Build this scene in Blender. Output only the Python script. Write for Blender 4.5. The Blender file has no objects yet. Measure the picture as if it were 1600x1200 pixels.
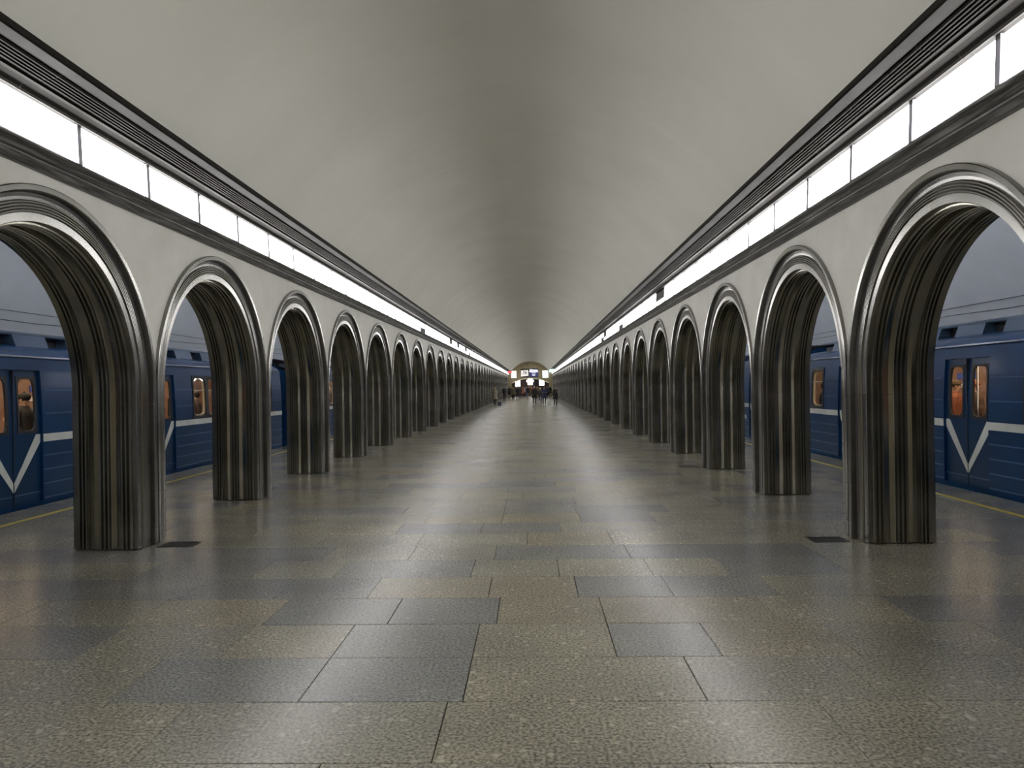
import bpy, bmesh, math, random
from mathutils import Matrix, Vector
random.seed(7)
S = bpy.context.scene
C = S.collection
PI = math.pi

# ------------------------------------------------------------------ camera, world, exposure
cam_d = bpy.data.cameras.new('camera')
cam_d.sensor_width = 36.0
cam_d.lens = 27.0
cam_d.clip_start = 0.05
cam_d.clip_end = 400
cam = bpy.data.objects.new('camera', cam_d)
C.objects.link(cam)
cam.matrix_world = (Matrix.Translation((0.383, 0, 1.70)) @ Matrix.Rotation(math.radians(1.528), 4, 'Z')
                    @ Matrix.Rotation(math.radians(90.19), 4, 'X') @ Matrix.Rotation(math.radians(-0.8), 4, 'Z'))
S.camera = cam
w = bpy.data.worlds.new('world')
S.world = w
w.use_nodes = True
w.node_tree.nodes['Background'].inputs[0].default_value = (0, 0, 0, 1)
w.node_tree.nodes['Background'].inputs[1].default_value = 0.0
S.view_settings.view_transform = 'Standard'
S.view_settings.look = 'None'
S.view_settings.gamma = 1.0
S.view_settings.use_curve_mapping = False
S.view_settings.exposure = 0.0
STRIP = 15.8          # emission of the hall light strips
PLAT = 44.0           # emission of the platform tubes
CARLIGHT = 7.0       # emission of the train ceiling lamps

# ------------------------------------------------------------------ layout constants
BAY, Y0 = 3.60, 8.46            # pillar pitch and first pillar in view
KMIN, KMAX = -4, 34
ZS, RO, RI = 1.70, 1.80, 1.48   # springing, outer and inner arch radius
SEAM = 1.56
XR, XJ, XB = 3.80, 3.88, 4.57   # ridge, jamb corner, rear jamb corner
XW, XP = 3.84, 4.61             # hall wall plane, platform wall plane
YEND, YBACK = 132.8, -9.5

# ------------------------------------------------------------------ materials
def mat(name, color, rough=0.5, metal=0.0, spec=0.5, emit=None, estr=0.0):
    m = bpy.data.materials.new(name)
    m.use_nodes = True
    b = m.node_tree.nodes['Principled BSDF']
    b.inputs['Base Color'].default_value = (*color, 1)
    b.inputs['Roughness'].default_value = rough
    b.inputs['Metallic'].default_value = metal
    b.inputs['Specular IOR Level'].default_value = spec
    if emit:
        b.inputs['Emission Color'].default_value = (*emit, 1)
        b.inputs['Emission Strength'].default_value = estr
    return m

def nodes(m):
    return m.node_tree.nodes, m.node_tree.links, m.node_tree.nodes['Principled BSDF']

def ramp(N, stops):
    r = N.new('ShaderNodeValToRGB')
    e = r.color_ramp.elements
    while len(e) < len(stops):
        e.new(0.5)
    for el, (p, c) in zip(e, stops):
        el.position = p
        el.color = (*c, 1) if len(c) == 3 else c
    return r

def world_pos(N):
    return N.new('ShaderNodeNewGeometry').outputs['Position']

def mottled(m, c1, c2, scale=3.0, detail=6, bump=0.0, rough=None):
    N, L, b = nodes(m)
    p = world_pos(N)
    n = N.new('ShaderNodeTexNoise')
    n.inputs['Scale'].default_value = scale
    n.inputs['Detail'].default_value = detail
    L.new(p, n.inputs['Vector'])
    r = ramp(N, [(0.3, c1), (0.7, c2)])
    L.new(n.outputs['Fac'], r.inputs['Fac'])
    L.new(r.outputs['Color'], b.inputs['Base Color'])
    if rough:
        mr = N.new('ShaderNodeMapRange')
        mr.inputs['From Min'].default_value = 0.3
        mr.inputs['From Max'].default_value = 0.7
        mr.inputs['To Min'].default_value = rough[0]
        mr.inputs['To Max'].default_value = rough[1]
        L.new(n.outputs['Fac'], mr.inputs['Value'])
        L.new(mr.outputs['Result'], b.inputs['Roughness'])
    if bump:
        bp = N.new('ShaderNodeBump')
        bp.inputs['Strength'].default_value = bump
        bp.inputs['Distance'].default_value = 0.01
        L.new(n.outputs['Fac'], bp.inputs['Height'])
        L.new(bp.outputs['Normal'], b.inputs['Normal'])
    return m

def granite(name, base, dark, light, fleck, amount, rough):
    m = mat(name, base, rough, 0, .36)
    N, L, b = nodes(m)
    p = world_pos(N)
    n1 = N.new('ShaderNodeTexNoise'); n1.inputs['Scale'].default_value = 55; n1.inputs['Detail'].default_value = 3
    L.new(p, n1.inputs['Vector'])
    r1 = ramp(N, [(0.36, dark), (0.5, base), (0.65, light)])
    L.new(n1.outputs['Fac'], r1.inputs['Fac'])
    v = N.new('ShaderNodeTexVoronoi'); v.inputs['Scale'].default_value = 16; v.inputs['Randomness'].default_value = 1
    L.new(p, v.inputs['Vector'])
    rv = ramp(N, [(0.24, (1, 1, 1)), (0.33, (0, 0, 0))])
    L.new(v.outputs['Distance'], rv.inputs['Fac'])
    sep = N.new('ShaderNodeSeparateColor'); L.new(v.outputs['Color'], sep.inputs['Color'])
    th = N.new('ShaderNodeMath'); th.operation = 'LESS_THAN'; th.inputs[1].default_value = amount
    L.new(sep.outputs['Red'], th.inputs[0])
    mu = N.new('ShaderNodeMath'); mu.operation = 'MULTIPLY'
    L.new(rv.outputs['Color'], mu.inputs[0]); L.new(th.outputs[0], mu.inputs[1])
    mu2 = N.new('ShaderNodeMath'); mu2.operation = 'MULTIPLY'; mu2.inputs[1].default_value = 0.55
    L.new(mu.outputs[0], mu2.inputs[0])
    mx = N.new('ShaderNodeMix'); mx.data_type = 'RGBA'
    L.new(mu2.outputs[0], mx.inputs['Factor']); L.new(r1.outputs['Color'], mx.inputs['A'])
    mx.inputs['B'].default_value = (*fleck, 1)
    n2 = N.new('ShaderNodeTexNoise'); n2.inputs['Scale'].default_value = 1.1; n2.inputs['Detail'].default_value = 4
    L.new(p, n2.inputs['Vector'])
    r2 = ramp(N, [(0.3, (0.82, 0.82, 0.82)), (0.7, (1.12, 1.1, 1.06))])
    L.new(n2.outputs['Fac'], r2.inputs['Fac'])
    m2 = N.new('ShaderNodeMix'); m2.data_type = 'RGBA'; m2.blend_type = 'MULTIPLY'; m2.inputs['Factor'].default_value = 1
    L.new(mx.outputs['Result'], m2.inputs['A']); L.new(r2.outputs['Color'], m2.inputs['B'])
    L.new(m2.outputs['Result'], b.inputs['Base Color'])
    mr = N.new('ShaderNodeMapRange')
    mr.inputs['From Min'].default_value = 0.3; mr.inputs['From Max'].default_value = 0.7
    mr.inputs['To Min'].default_value = rough - 0.015; mr.inputs['To Max'].default_value = rough + 0.014
    L.new(n2.outputs['Fac'], mr.inputs['Value']); L.new(mr.outputs['Result'], b.inputs['Roughness'])
    return m

M = {}
M['gr_beige'] = granite('granite_beige', (0.27, 0.252, 0.198), (0.126, 0.1176, 0.0936), (0.402, 0.378, 0.3), (0.552, 0.516, 0.408), .22, .252)
M['gr_tan'] = granite('granite_tan', (0.258, 0.234, 0.1776), (0.12, 0.108, 0.0816), (0.384, 0.348, 0.27), (0.516, 0.468, 0.36), .20, .254)
M['gr_olive'] = granite('granite_olive', (0.246, 0.2352, 0.1944), (0.1176, 0.1128, 0.0948), (0.36, 0.348, 0.288), (0.492, 0.474, 0.384), .18, .252)
M['gr_grey'] = granite('granite_grey', (0.2064, 0.2064, 0.192), (0.1032, 0.1044, 0.0996), (0.3, 0.3012, 0.2832), (0.372, 0.372, 0.342), .07, .248)
M['gr_blue'] = granite('granite_bluegrey', (0.1896, 0.1932, 0.1848), (0.096, 0.0984, 0.0972), (0.276, 0.2808, 0.2712), (0.348, 0.348, 0.324), .06, .246)
M['joint'] = mat('floor_joint', (.05, .047, .04), .9)
M['vault'] = mottled(mat('vault_plaster', (.7, .69, .65), .75), (.74, .735, .665), (.80, .795, .725), 0.6, 5)
M['wall'] = mottled(mat('white_wall_paint', (.74, .73, .70), .55), (.66, .65, .60), (.75, .745, .71), 2.2, 8)
M['tunnel'] = mottled(mat('side_vault_plaster', (.6, .6, .6), .8), (.68, .68, .69), (.76, .76, .77), 0.9, 6)
M['endwall'] = mottled(mat('end_wall_stone', (.3, .25, .14), .6), (.27, .22, .12), (.36, .31, .19), 1.5, 5)
M['rimwhite'] = mat('pale_arch_rim', (.8, .75, .62), .6)
M['concrete'] = mat('dark_concrete', (.05, .05, .047), .9)
M['track'] = mottled(mat('track_bed', (.03, .028, .025), .9), (.02, .02, .018), (.05, .045, .04), 8)
M['yellow'] = mottled(mat('yellow_line_paint', (.5, .38, .03), .5), (.42, .31, .03), (.60, .46, .05), 9)

def brushed(name, c1, c2, r1, r2, scale):
    m = mat(name, c1, .3, 1.0)
    return mottled(m, c1, c2, scale, 4, bump=.03, rough=(r1, r2))
M['steel'] = brushed('anodised_steel', (.25, .244, .229), (.32, .316, .304), .20, .25, 2.2)
M['steel_dark'] = brushed('anodised_jamb', (.29, .278, .232), (.38, .368, .322), .20, .255, 2.2)
M['cornice'] = mottled(mat('cornice_metal', (.05, .05, .045), .6, 0, .07), (.0135, .0122, .0102), (.021, .0192, .0162), 3, 4, rough=(.55, .65))
M['apron'] = mottled(mat('ledge_metal', (.3, .3, .3), .4, .3), (.15, .148, .142), (.26, .258, .25), 3, 5, rough=(.35, .5))
def streaks(m, dark, lo, hi):
    N, L, b = nodes(m)
    r = [n for n in N if n.type == 'VALTORGB'][0]
    n = [n for n in N if n.type == 'TEX_NOISE'][0]
    mp = N.new('ShaderNodeMapping'); mp.inputs['Scale'].default_value = (9, .45, 9)
    L.new(world_pos(N), mp.inputs['Vector']); L.new(mp.outputs['Vector'], n.inputs['Vector'])
    e = r.color_ramp.elements.new(lo); e.color = (*dark, 1)
    r.color_ramp.elements[1].position = hi
streaks(M['apron'], (.05, .048, .045), .36, .46)
M['divider'] = mat('lamp_divider', (.42, .41, .47), .5)
M['coverplate'] = mat('dark_cover_plate', (.05, .05, .045), .5, .3)
M['lamp'] = mat('strip_diffuser', (.9, .9, .9), .5, emit=(1.0, .98, .97), estr=STRIP)
M['lamp_plat'] = mat('platform_tube', (.9, .9, .9), .5, emit=(.86, .92, 1.0), estr=PLAT)
M['rivet'] = mat('rivet_metal', (.10, .10, .10), .4, .8)
M['iron'] = mat('grate_iron', (.035, .033, .03), .5, .6)
M['cable'] = mat('black_cable', (.03, .03, .035), .6)

# ------------------------------------------------------------------ helpers
def mesh(name, verts, faces, mats=(), fm=None, smooth=False):
    me = bpy.data.meshes.new(name)
    me.from_pydata([tuple(v) for v in verts], [], faces)
    for m in mats:
        me.materials.append(m)
    if fm:
        for p, i in zip(me.polygons, fm):
            p.material_index = i
    if smooth:
        me.polygons.foreach_set('use_smooth', [True] * len(me.polygons))
    me.update()
    return me

def obj(name, me, parent=None, loc=(0, 0, 0), rz=0.0):
    o = bpy.data.objects.new(name, me)
    C.objects.link(o)
    o.location = loc
    o.rotation_euler = (0, 0, rz)
    if parent:
        o.parent = parent
    return o

def tag(o, label, cat, group=None):
    o['label'] = label
    o['category'] = cat
    if group:
        o['group'] = group
    return o

def thing(name, loc, label, cat, group=None, rz=0.0):
    return tag(obj(name, None, None, loc, rz), label, cat, group)

def struct(o):
    o['kind'] = 'structure'
    return o

class MB:
    def __init__(s):
        s.v, s.f, s.m = [], [], []
    def add(s, verts, faces, mi=0):
        n = len(s.v)
        s.v += [tuple(q) for q in verts]
        s.f += [tuple(i + n for i in f) for f in faces]
        s.m += [mi] * len(faces)
        return s
    def box(s, x0, x1, y0, y1, z0, z1, mi=0):
        x0, x1 = min(x0, x1), max(x0, x1); y0, y1 = min(y0, y1), max(y0, y1); z0, z1 = min(z0, z1), max(z0, z1)
        v = [(x0, y0, z0), (x1, y0, z0), (x1, y1, z0), (x0, y1, z0), (x0, y0, z1), (x1, y0, z1), (x1, y1, z1), (x0, y1, z1)]
        f = [(0, 3, 2, 1), (4, 5, 6, 7), (0, 1, 5, 4), (1, 2, 6, 5), (2, 3, 7, 6), (3, 0, 4, 7)]
        return s.add(v, f, mi)
    def tube(s, pts, r, n=8, mi=0, caps=True):
        pts = [Vector(p) for p in pts]
        rr = r if isinstance(r, (list, tuple)) else [r] * len(pts)
        v, f = [], []
        up = Vector((0, 0, 1))
        for i, p in enumerate(pts):
            d = (pts[min(i + 1, len(pts) - 1)] - pts[max(i - 1, 0)]).normalized()
            a = d.cross(up) if abs(d.dot(up)) < .95 else d.cross(Vector((1, 0, 0)))
            a.normalize(); b = d.cross(a)
            for k in range(n):
                t = 2 * PI * k / n
                v.append(p + (a * math.cos(t) + b * math.sin(t)) * rr[i])
        for i in range(len(pts) - 1):
            for k in range(n):
                f.append((i * n + k, i * n + (k + 1) % n, (i + 1) * n + (k + 1) % n, (i + 1) * n + k))
        if caps:
            f.append(tuple(range(n - 1, -1, -1)))
            f.append(tuple((len(pts) - 1) * n + k for k in range(n)))
        return s.add(v, f, mi)
    def prism(s, poly, fn0, fn1, mi=0):
        """solid between two copies of a 2-D polygon, each mapped to 3-D"""
        n = len(poly)
        v = [fn0(*p) for p in poly] + [fn1(*p) for p in poly]
        f = [tuple(range(n - 1, -1, -1)), tuple(range(n, 2 * n))] + [(i, (i + 1) % n, n + (i + 1) % n, n + i) for i in range(n)]
        return s.add(v, f, mi)
    def sphere(s, c, rx, ry, rz, n=10, m=6, mi=0):
        v = [(c[0], c[1], c[2] - rz)]
        for j in range(1, m):
            a = -PI / 2 + PI * j / m
            for k in range(n):
                t = 2 * PI * k / n
                v.append((c[0] + rx * math.cos(a) * math.cos(t), c[1] + ry * math.cos(a) * math.sin(t), c[2] + rz * math.sin(a)))
        v.append((c[0], c[1], c[2] + rz))
        f = [(0, 1 + (k + 1) % n, 1 + k) for k in range(n)]
        for j in range(m - 2):
            for k in range(n):
                f.append((1 + j * n + k, 1 + j * n + (k + 1) % n, 1 + (j + 1) * n + (k + 1) % n, 1 + (j + 1) * n + k))
        l = len(v) - 1
        f += [(l, 1 + (m - 2) * n + k, 1 + (m - 2) * n + (k + 1) % n) for k in range(n)]
        return s.add(v, f, mi)
    def mesh(s, name, mats, smooth=False):
        if not isinstance(mats, (list, tuple)):
            mats = [mats]
        return mesh(name, s.v, s.f, mats, s.m, smooth)
    def flipx(s):
        s.v = [(-x, y, z) for x, y, z in s.v]
        s.f = [tuple(reversed(f)) for f in s.f]
        return s

ONES = ['', 'first', 'second', 'third', 'fourth', 'fifth', 'sixth', 'seventh', 'eighth', 'ninth', 'tenth', 'eleventh', 'twelfth',
        'thirteenth', 'fourteenth', 'fifteenth', 'sixteenth', 'seventeenth', 'eighteenth', 'nineteenth']
TENS = {2: ('twentieth', 'twenty'), 3: ('thirtieth', 'thirty'), 4: ('fortieth', 'forty'), 5: ('fiftieth', 'fifty'), 6: ('sixtieth', 'sixty'),
        7: ('seventieth', 'seventy'), 8: ('eightieth', 'eighty'), 9: ('ninetieth', 'ninety')}
def nth(n):
    if n < 20:
        return ONES[n]
    if n < 100:
        t, o = divmod(n, 10)
        return TENS[t][0] if o == 0 else TENS[t][1] + '-' + ONES[o]
    return 'hundredth' if n == 100 else 'hundred and ' + nth(n - 100)

SIDES = ((-1, 'left'), (1, 'right'))
def arcpts(r, n):
    return [(-r * math.cos(PI * i / n), ZS + r * math.sin(PI * i / n)) for i in range(n + 1)]

# ------------------------------------------------------------------ vault of the hall
VR, VZ = 4.04, 2.03
def build_vault():
    a1 = math.asin(3.31 / VR)
    na = 44
    ys, off = [], []
    y = YBACK - 0.9
    prof = [(0, .010), (.03, .004), (.12, 0), (.5, -.004), (.88, 0), (.97, .004)]
    while y < YEND:
        for t, d in prof:
            ys.append(y + t * 1.8); off.append(d)
        y += 1.8
    ys.append(YEND + .3); off.append(0)
    v, f = [], []
    for yy, d in zip(ys, off):
        for i in range(na + 1):
            a = -a1 + 2 * a1 * i / na
            v.append(((VR + d) * math.sin(a), yy, VZ + (VR + d) * math.cos(a)))
    n = na + 1
    for j in range(len(ys) - 1):
        for i in range(na):
            f.append((j * n + i, j * n + i + 1, (j + 1) * n + i + 1, (j + 1) * n + i))
    return mesh('vault', v, f, [M['vault']], smooth=True)
ceil = struct(obj('ceiling', build_vault()))
ceil['label'] = 'pale plastered barrel vault over the central hall'

# ------------------------------------------------------------------ hall walls with arched openings
def build_wall(s):
    mb = MB()
    n = 40
    ylo, yhi = Y0 + KMIN * BAY, Y0 + KMAX * BAY
    for k in range(KMIN, KMAX):
        yc = Y0 + (k + .5) * BAY
        for X, top in ((XW, 4.35), (XP, 4.35)):
            a = arcpts(RO - .012, n)
            v = []
            for (yy, zz) in a:
                v.append((X, yc + yy, zz)); v.append((X, yc + yy, top))
            fs = [(2 * i, 2 * i + 2, 2 * i + 3, 2 * i + 1) for i in range(n)]
            mb.add(v, fs)
            for sg in (-1, 1):   # slivers above the pillar ridge
                e = yc + sg * BAY / 2
                i0 = yc + sg * (RO - .012)
                mb.add([(X, i0, ZS - .2), (X, e, ZS - .2), (X, e, top), (X, i0, top)], [(0, 1, 2, 3)])
    for a, b in ((YBACK - .2, ylo), (yhi, YEND + .1)):
        mb.box(XW, XP, a, b, 0, 4.35)
    mb.add([(XW, ylo, 4.35), (XP, ylo, 4.35), (XP, yhi, 4.35), (XW, yhi, 4.35)], [(0, 1, 2, 3)])
    if s < 0:
        mb.flipx()
    return mb.mesh('hall_wall', M['wall'])
for s, nm in SIDES:
    o = struct(obj('wall_' + nm, build_wall(s)))
    o['label'] = 'white painted wall above the arches on the ' + nm

# side tunnels: vault and track wall, track bed
def build_side(s):
    cx, cz = 7.70, 1.55
    r = math.hypot(XP - cx, 4.0 - cz)
    a0 = math.atan2(4.0 - cz, XP - cx)
    a1 = -0.75
    na = 28
    ys = [YBACK - .5 + i * 3.6 for i in range(41)]
    v, f = [], []
    for y in ys:
        for i in range(na + 1):
            a = a0 + (a1 - a0) * i / na
            v.append((s * (cx + r * math.cos(a)), y, cz + r * math.sin(a)))
    n = na + 1
    for j in range(len(ys) - 1):
        for i in range(na):
            q = (j * n + i, j * n + i + 1, (j + 1) * n + i + 1, (j + 1) * n + i)
            f.append(q)
    return mesh('side_vault', v, f, [M['tunnel']], smooth=True)
for s, nm in SIDES:
    o = struct(obj('wall_track_' + nm, build_side(s)))
    o['label'] = 'grey-white tunnel vault beyond the train on the ' + nm
    mb = MB().box(s * 7.10, s * 10.6, YBACK - .5, YEND, -1.25, -1.15)
    o = struct(obj('floor_track_' + nm, mb.mesh('track_bed', M['track'])))
    for q, z in enumerate((3.52, 3.34)):
        pts = []
        for i in range(26):
            y = -4 + i * 2.4
            zz = z + (.03 * math.sin(i * 1.9 + q) if q else .012 * math.sin(i * .8))
            rr = math.hypot(XP - 7.7, 4.0 - 1.55)
            pts.append((s * (7.70 + math.sqrt(rr * rr - (zz - 1.55) ** 2) - .03), y, zz))
        tag(obj('wall_cable', MB().tube(pts, .007, 6).mesh('cable', M['cable'], True)),
            ('upper' if q == 0 else 'lower') + ' thin black cable along the tunnel wall above the ' + nm + ' train', 'cable')

# ------------------------------------------------------------------ floor: base, slabs, yellow lines
PE = 7.10   # platform edge
floor = struct(obj('floor', MB().box(-PE, PE, YBACK, YEND + 9, -1.2, -.012).mesh('floor_base', M['joint'])))
floor['label'] = 'polished granite slab floor of the hall and platforms'
TONE = {'b': 'gr_beige', 't': 'gr_tan', 'o': 'gr_olive', 'g': 'gr_grey', 'd': 'gr_blue'}
ROW, YR = 0.68, 3.47
def fixed(r):
    """joints (x) and tones of the rows that can be read in the photograph"""
    return {
        -1: ([-4.0, -2.2, -.6, 1.15, 2.6, 3.9], 'tboobdgo'),
        0: ([-4.4, -3.0, -1.5, -.1, 1.88, 3.3], 'otbobbog'),
        1: ([-4.1, -2.62, -1.98, -.92, -.02, 1.30, 2.25, 3.5], 'googdboog'),
        2: ([-4.0, -2.57, -1.64, -.92, -.02, .89, 1.55, 2.40, 3.45], 'dgobgbgtogd'),
        3: ([-3.57, -2.61, -1.60, -.69, .10, .89, 2.14, 3.1], 'totddttbdgd'),
        4: ([-4.2, -2.55, -1.75, -.99, .0, .73, 1.5, 2.35, 3.3], 'ogddttggooo'),
        5: ([-4.2, -3.3, -2.2, -1.45, -.2, .6, 1.44, 2.13, 3.2], 'oogogobbgoog'),
        6: ([-4.0, -2.7, -1.74, -.88, -.02, 1.33, 2.11, 3.2], 'ogdoogddoo'),
        7: ([-4.2, -3.0, -2.0, -.9, .3, 1.23, 2.0, 3.1], 'tooootboboo'),
        8: ([-4.1, -2.9, -1.25, -.25, .69, 1.8, 2.9], 'oobggooog'),
        9: ([-4.0, -2.4, -1.0, -.03, .97, 1.9, 3.1], 'ooottdogo'),
        10: ([-4.2, -3.0, -1.4, -.03, .95, 2.2, 3.3], 'oogogdooo'),
        11: ([-4.0, -2.3, -1.1, -.03, .98, 1.7, 3.0], 'otoogoogo'),
    }.get(r)
cand = []
r0 = int((YBACK - YR) / ROW)
r1 = int((YEND + 6 - YR) / ROW)
for r in range(r0, r1 + 1):
    ya, yb = YR + r * ROW, YR + (r + 1) * ROW
    fx = fixed(r)
    if fx:
        js, tn = list(fx[0]), fx[1]
        xs = [-PE, -6.35 + random.uniform(-.1, .1), -5.2 + random.uniform(-.3, .3)] + js + [5.0 + random.uniform(-.3, .3), 6.3]
        xs = sorted(x for x in xs) + [PE]
        core = {}
        for i, j in enumerate([-9] + js):
            core[j] = tn[i % len(tn)]
        tones = []
        for a in xs[:-1]:
            best = max((j for j in core if j <= a + 1e-6), default=-9)
            tones.append(core[best] if a in js else random.choice('ooogd'))
    else:
        x = -PE
        xs, tones = [x], []
        prev = 'o'
        while x < PE - .5:
            x += random.choice((.8, .95, 1.1, 1.3, 1.6))
            if x > PE - .5:
                x = PE
            xs.append(x)
            prev = random.choice('bbtoooooog' + 'gd')
            tones.append(prev)
        if xs[-1] < PE:
            xs.append(PE); tones.append('o')
    for i in range(len(xs) - 1):
        if xs[i + 1] - xs[i] > .02:
            cand.append((r, xs[i], xs[i + 1], ya, yb, tones[i]))
def in_view(x0, x1, ya, yb):
    if yb < 3.3:
        return False
    y = yb
    return (x0 - .383) < .70 * y and (x1 - .383) > -.75 * y
def slab_geo(x0, x1, ya, yb, z):
    g = .0025
    tx, ty = random.uniform(-.0009, .0009), random.uniform(-.0007, .0007)
    b = .003
    cx, cy = (x0 + x1) / 2, (ya + yb) / 2
    v = []
    for (x, y) in ((x0 + g, ya + g), (x1 - g, ya + g), (x1 - g, yb - g), (x0 + g, yb - g)):
        v.append((x, y, -.014))
    for (x, y) in ((x0 + g, ya + g), (x1 - g, ya + g), (x1 - g, yb - g), (x0 + g, yb - g)):
        v.append((x, y, z - b + tx * (x - cx) + ty * (y - cy)))
    for (x, y) in ((x0 + g + b, ya + g + b), (x1 - g - b, ya + g + b), (x1 - g - b, yb - g - b), (x0 + g + b, yb - g - b)):
        v.append((x, y, z + tx * (x - cx) + ty * (y - cy)))
    f = [(0, 1, 5, 4), (1, 2, 6, 5), (2, 3, 7, 6), (3, 0, 4, 7), (4, 5, 9, 8), (5, 6, 10, 9), (6, 7, 11, 10), (7, 4, 8, 11), (8, 9, 10, 11)]
    return v, f
seen = sorted([c for c in cand if in_view(*c[1:5])], key=lambda c: -(c[2] - c[1]) / (c[3] + .3) ** 2)
single = set(id(c) for c in seen[:300])
rest = MB()
tkeys = 'btogd'
for c in cand:
    r, x0, x1, ya, yb, t = c
    if id(c) in single:
        cx, cy = (x0 + x1) / 2, (ya + yb) / 2
        v, f = slab_geo(x0, x1, ya, yb, random.uniform(-.0008, .0006))
        v = [(p[0] - cx, p[1] - cy, p[2]) for p in v]
        obj('floor_slab', mesh('floor_slab', v, f, [M[TONE[t]]]), floor, (cx, cy, 0))
    else:
        v, f = slab_geo(x0, x1, ya, yb, random.uniform(-.0008, .0006))
        rest.add(v, f, tkeys.index(t))
o = obj('floor_slabs_far', rest.mesh('floor_slabs_far', [M[TONE[t]] for t in tkeys]), floor)
o['kind'] = 'stuff'
for s, nm in SIDES:
    mb = MB().box(s * 6.40, s * 6.49, YBACK, YEND, -.002, .0025)
    y = obj('yellow_line', mb.mesh('yellow_line', M['yellow']), floor)
    y['label'] = 'painted yellow safety line along the platform'

# ------------------------------------------------------------------ metal pillars and arches
def rib(c, w, h):
    return [(c - w, 0), (c - w * .85, h * .55), (c - w * .45, h * .95), (c + w * .45, h * .95), (c + w * .85, h * .55), (c + w, 0)]
# archivolt profile: (radius, depth x), from jamb corner outwards to the outer rim
AV = [(1.480, 3.880), (1.487, 3.872), (1.556, 3.866)]
for c in (1.572, 1.597, 1.622, 1.647):
    AV += [(c - .0115, 3.868), (c - .006, 3.852), (c + .005, 3.852), (c + .011, 3.866)]
AV += [(1.664, 3.868), (1.690, 3.862), (1.722, 3.852), (1.730, 3.858), (1.733, 3.812), (1.742, 3.803), (1.785, 3.800), (1.793, 3.804), (1.796, 3.845)]
# jamb / intrados profile: (inset, depth x) from hall to platform
D = XB - XJ
JB = [(0, XJ)]
def jb(t, h):
    JB.append((h, XJ + t * D))
jb(.045, 0)
for c in (.085, .150, .215):
    for p, h in rib(c, .023, .028): jb(p, h)
jb(.262, -.004); jb(.335, -.020); jb(.400, -.004)
for c in (.43, .495, .56):
    for p, h in rib(c, .023, .028): jb(p, h)
jb(.605, .0); jb(.660, .014); jb(.672, -.016); jb(.742, -.010); jb(.748, 0)
for c in (.782, .838, .894):
    for p, h in rib(c, .021, .028): jb(p, h)
jb(.935, 0); jb(1.0, 0)
JP = [(RI - h, x) for h, x in JB]
# platform side profile
PP = [(1.480, 4.570), (1.487, 4.578), (1.60, 4.588), (1.62, 4.60), (1.70, 4.60), (1.735, 4.595), (1.738, 4.645), (1.793, 4.648), (1.796, 4.60)]

def sweep_arch(prof, s, n=40):
    path = [('l', SEAM + .003), ('l', ZS)] + [('a', PI * i / n) for i in range(1, n)] + [('r', ZS), ('r', SEAM + .003)]
    v, f = [], []
    for i in range(len(prof) - 1):
        base = len(v)
        for (k, q) in path:
            for (r, x) in (prof[i], prof[i + 1]):
                if k == 'l': v.append((s * x, -r, q))
                elif k == 'r': v.append((s * x, r, q))
                else: v.append((s * x, -r * math.cos(q), ZS + r * math.sin(q)))
        for j in range(len(path) - 1):
            a = base + 2 * j
            q = (a, a + 2, a + 3, a + 1)
            f.append(q if s > 0 else q[::-1])
    return v, f
def extrude_jamb(prof, s, sg, z0=.012, z1=SEAM):
    """vertical cladding of one pillar side; local y=0 is the pillar axis"""
    v, f = [], []
    for i in range(len(prof) - 1):
        b = len(v)
        for (r, x) in (prof[i], prof[i + 1]):
            y = sg * (BAY / 2 - r)
            v += [(s * x, y, z0), (s * x, y, z1)]
        q = (b, b + 1, b + 3, b + 2)
        f.append(q if s * sg > 0 else q[::-1])
    return v, f
AM, PMs = {}, {}
for s, nm in SIDES:
    AM[s] = dict(archivolt=mesh('archivolt', *sweep_arch(AV, s), [M['steel']], smooth=True),
                 soffit=mesh('soffit_cladding', *sweep_arch(JP, s), [M['steel_dark']], smooth=True),
                 back=mesh('platform_archivolt', *sweep_arch(PP, s), [M['steel']], smooth=True))
    riv = MB()
    for sg in (-1, 1):
        for i in range(13):
            z = .10 + i * .115
            for r in (1.492,):
                y = sg * (BAY / 2 - r)
                riv.sphere((s * 3.868, y, z), .005, .005, .005, 6, 4)
        for i in range(4):
            riv.sphere((s * 3.797, sg * .03, .2 + i * .4), .005, .005, .005, 6, 4)
    PMs[s] = dict(near_front=mesh('front_cladding', *extrude_jamb(AV, s, -1), [M['steel']]),
                  far_front=mesh('front_cladding', *extrude_jamb(AV, s, 1), [M['steel']]),
                  near_jamb=mesh('jamb_cladding', *extrude_jamb(JP, s, -1), [M['steel_dark']]),
                  far_jamb=mesh('jamb_cladding', *extrude_jamb(JP, s, 1), [M['steel_dark']]),
                  near_back=mesh('platform_cladding', *extrude_jamb(PP, s, -1), [M['steel']]),
                  far_back=mesh('platform_cladding', *extrude_jamb(PP, s, 1), [M['steel']]),
                  core=MB().box(s * 3.88, s * 4.56, -.285, .285, 0, 1.75).mesh('core', M['concrete']),
                  rivets=riv.mesh('rivets', M['rivet'], True))
PNAME = dict(near_front='front_cladding', far_front='front_cladding', near_jamb='jamb_cladding', far_jamb='jamb_cladding',
             near_back='platform_cladding', far_back='platform_cladding', core='pillar_core', rivets='rivet_rows')
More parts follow.
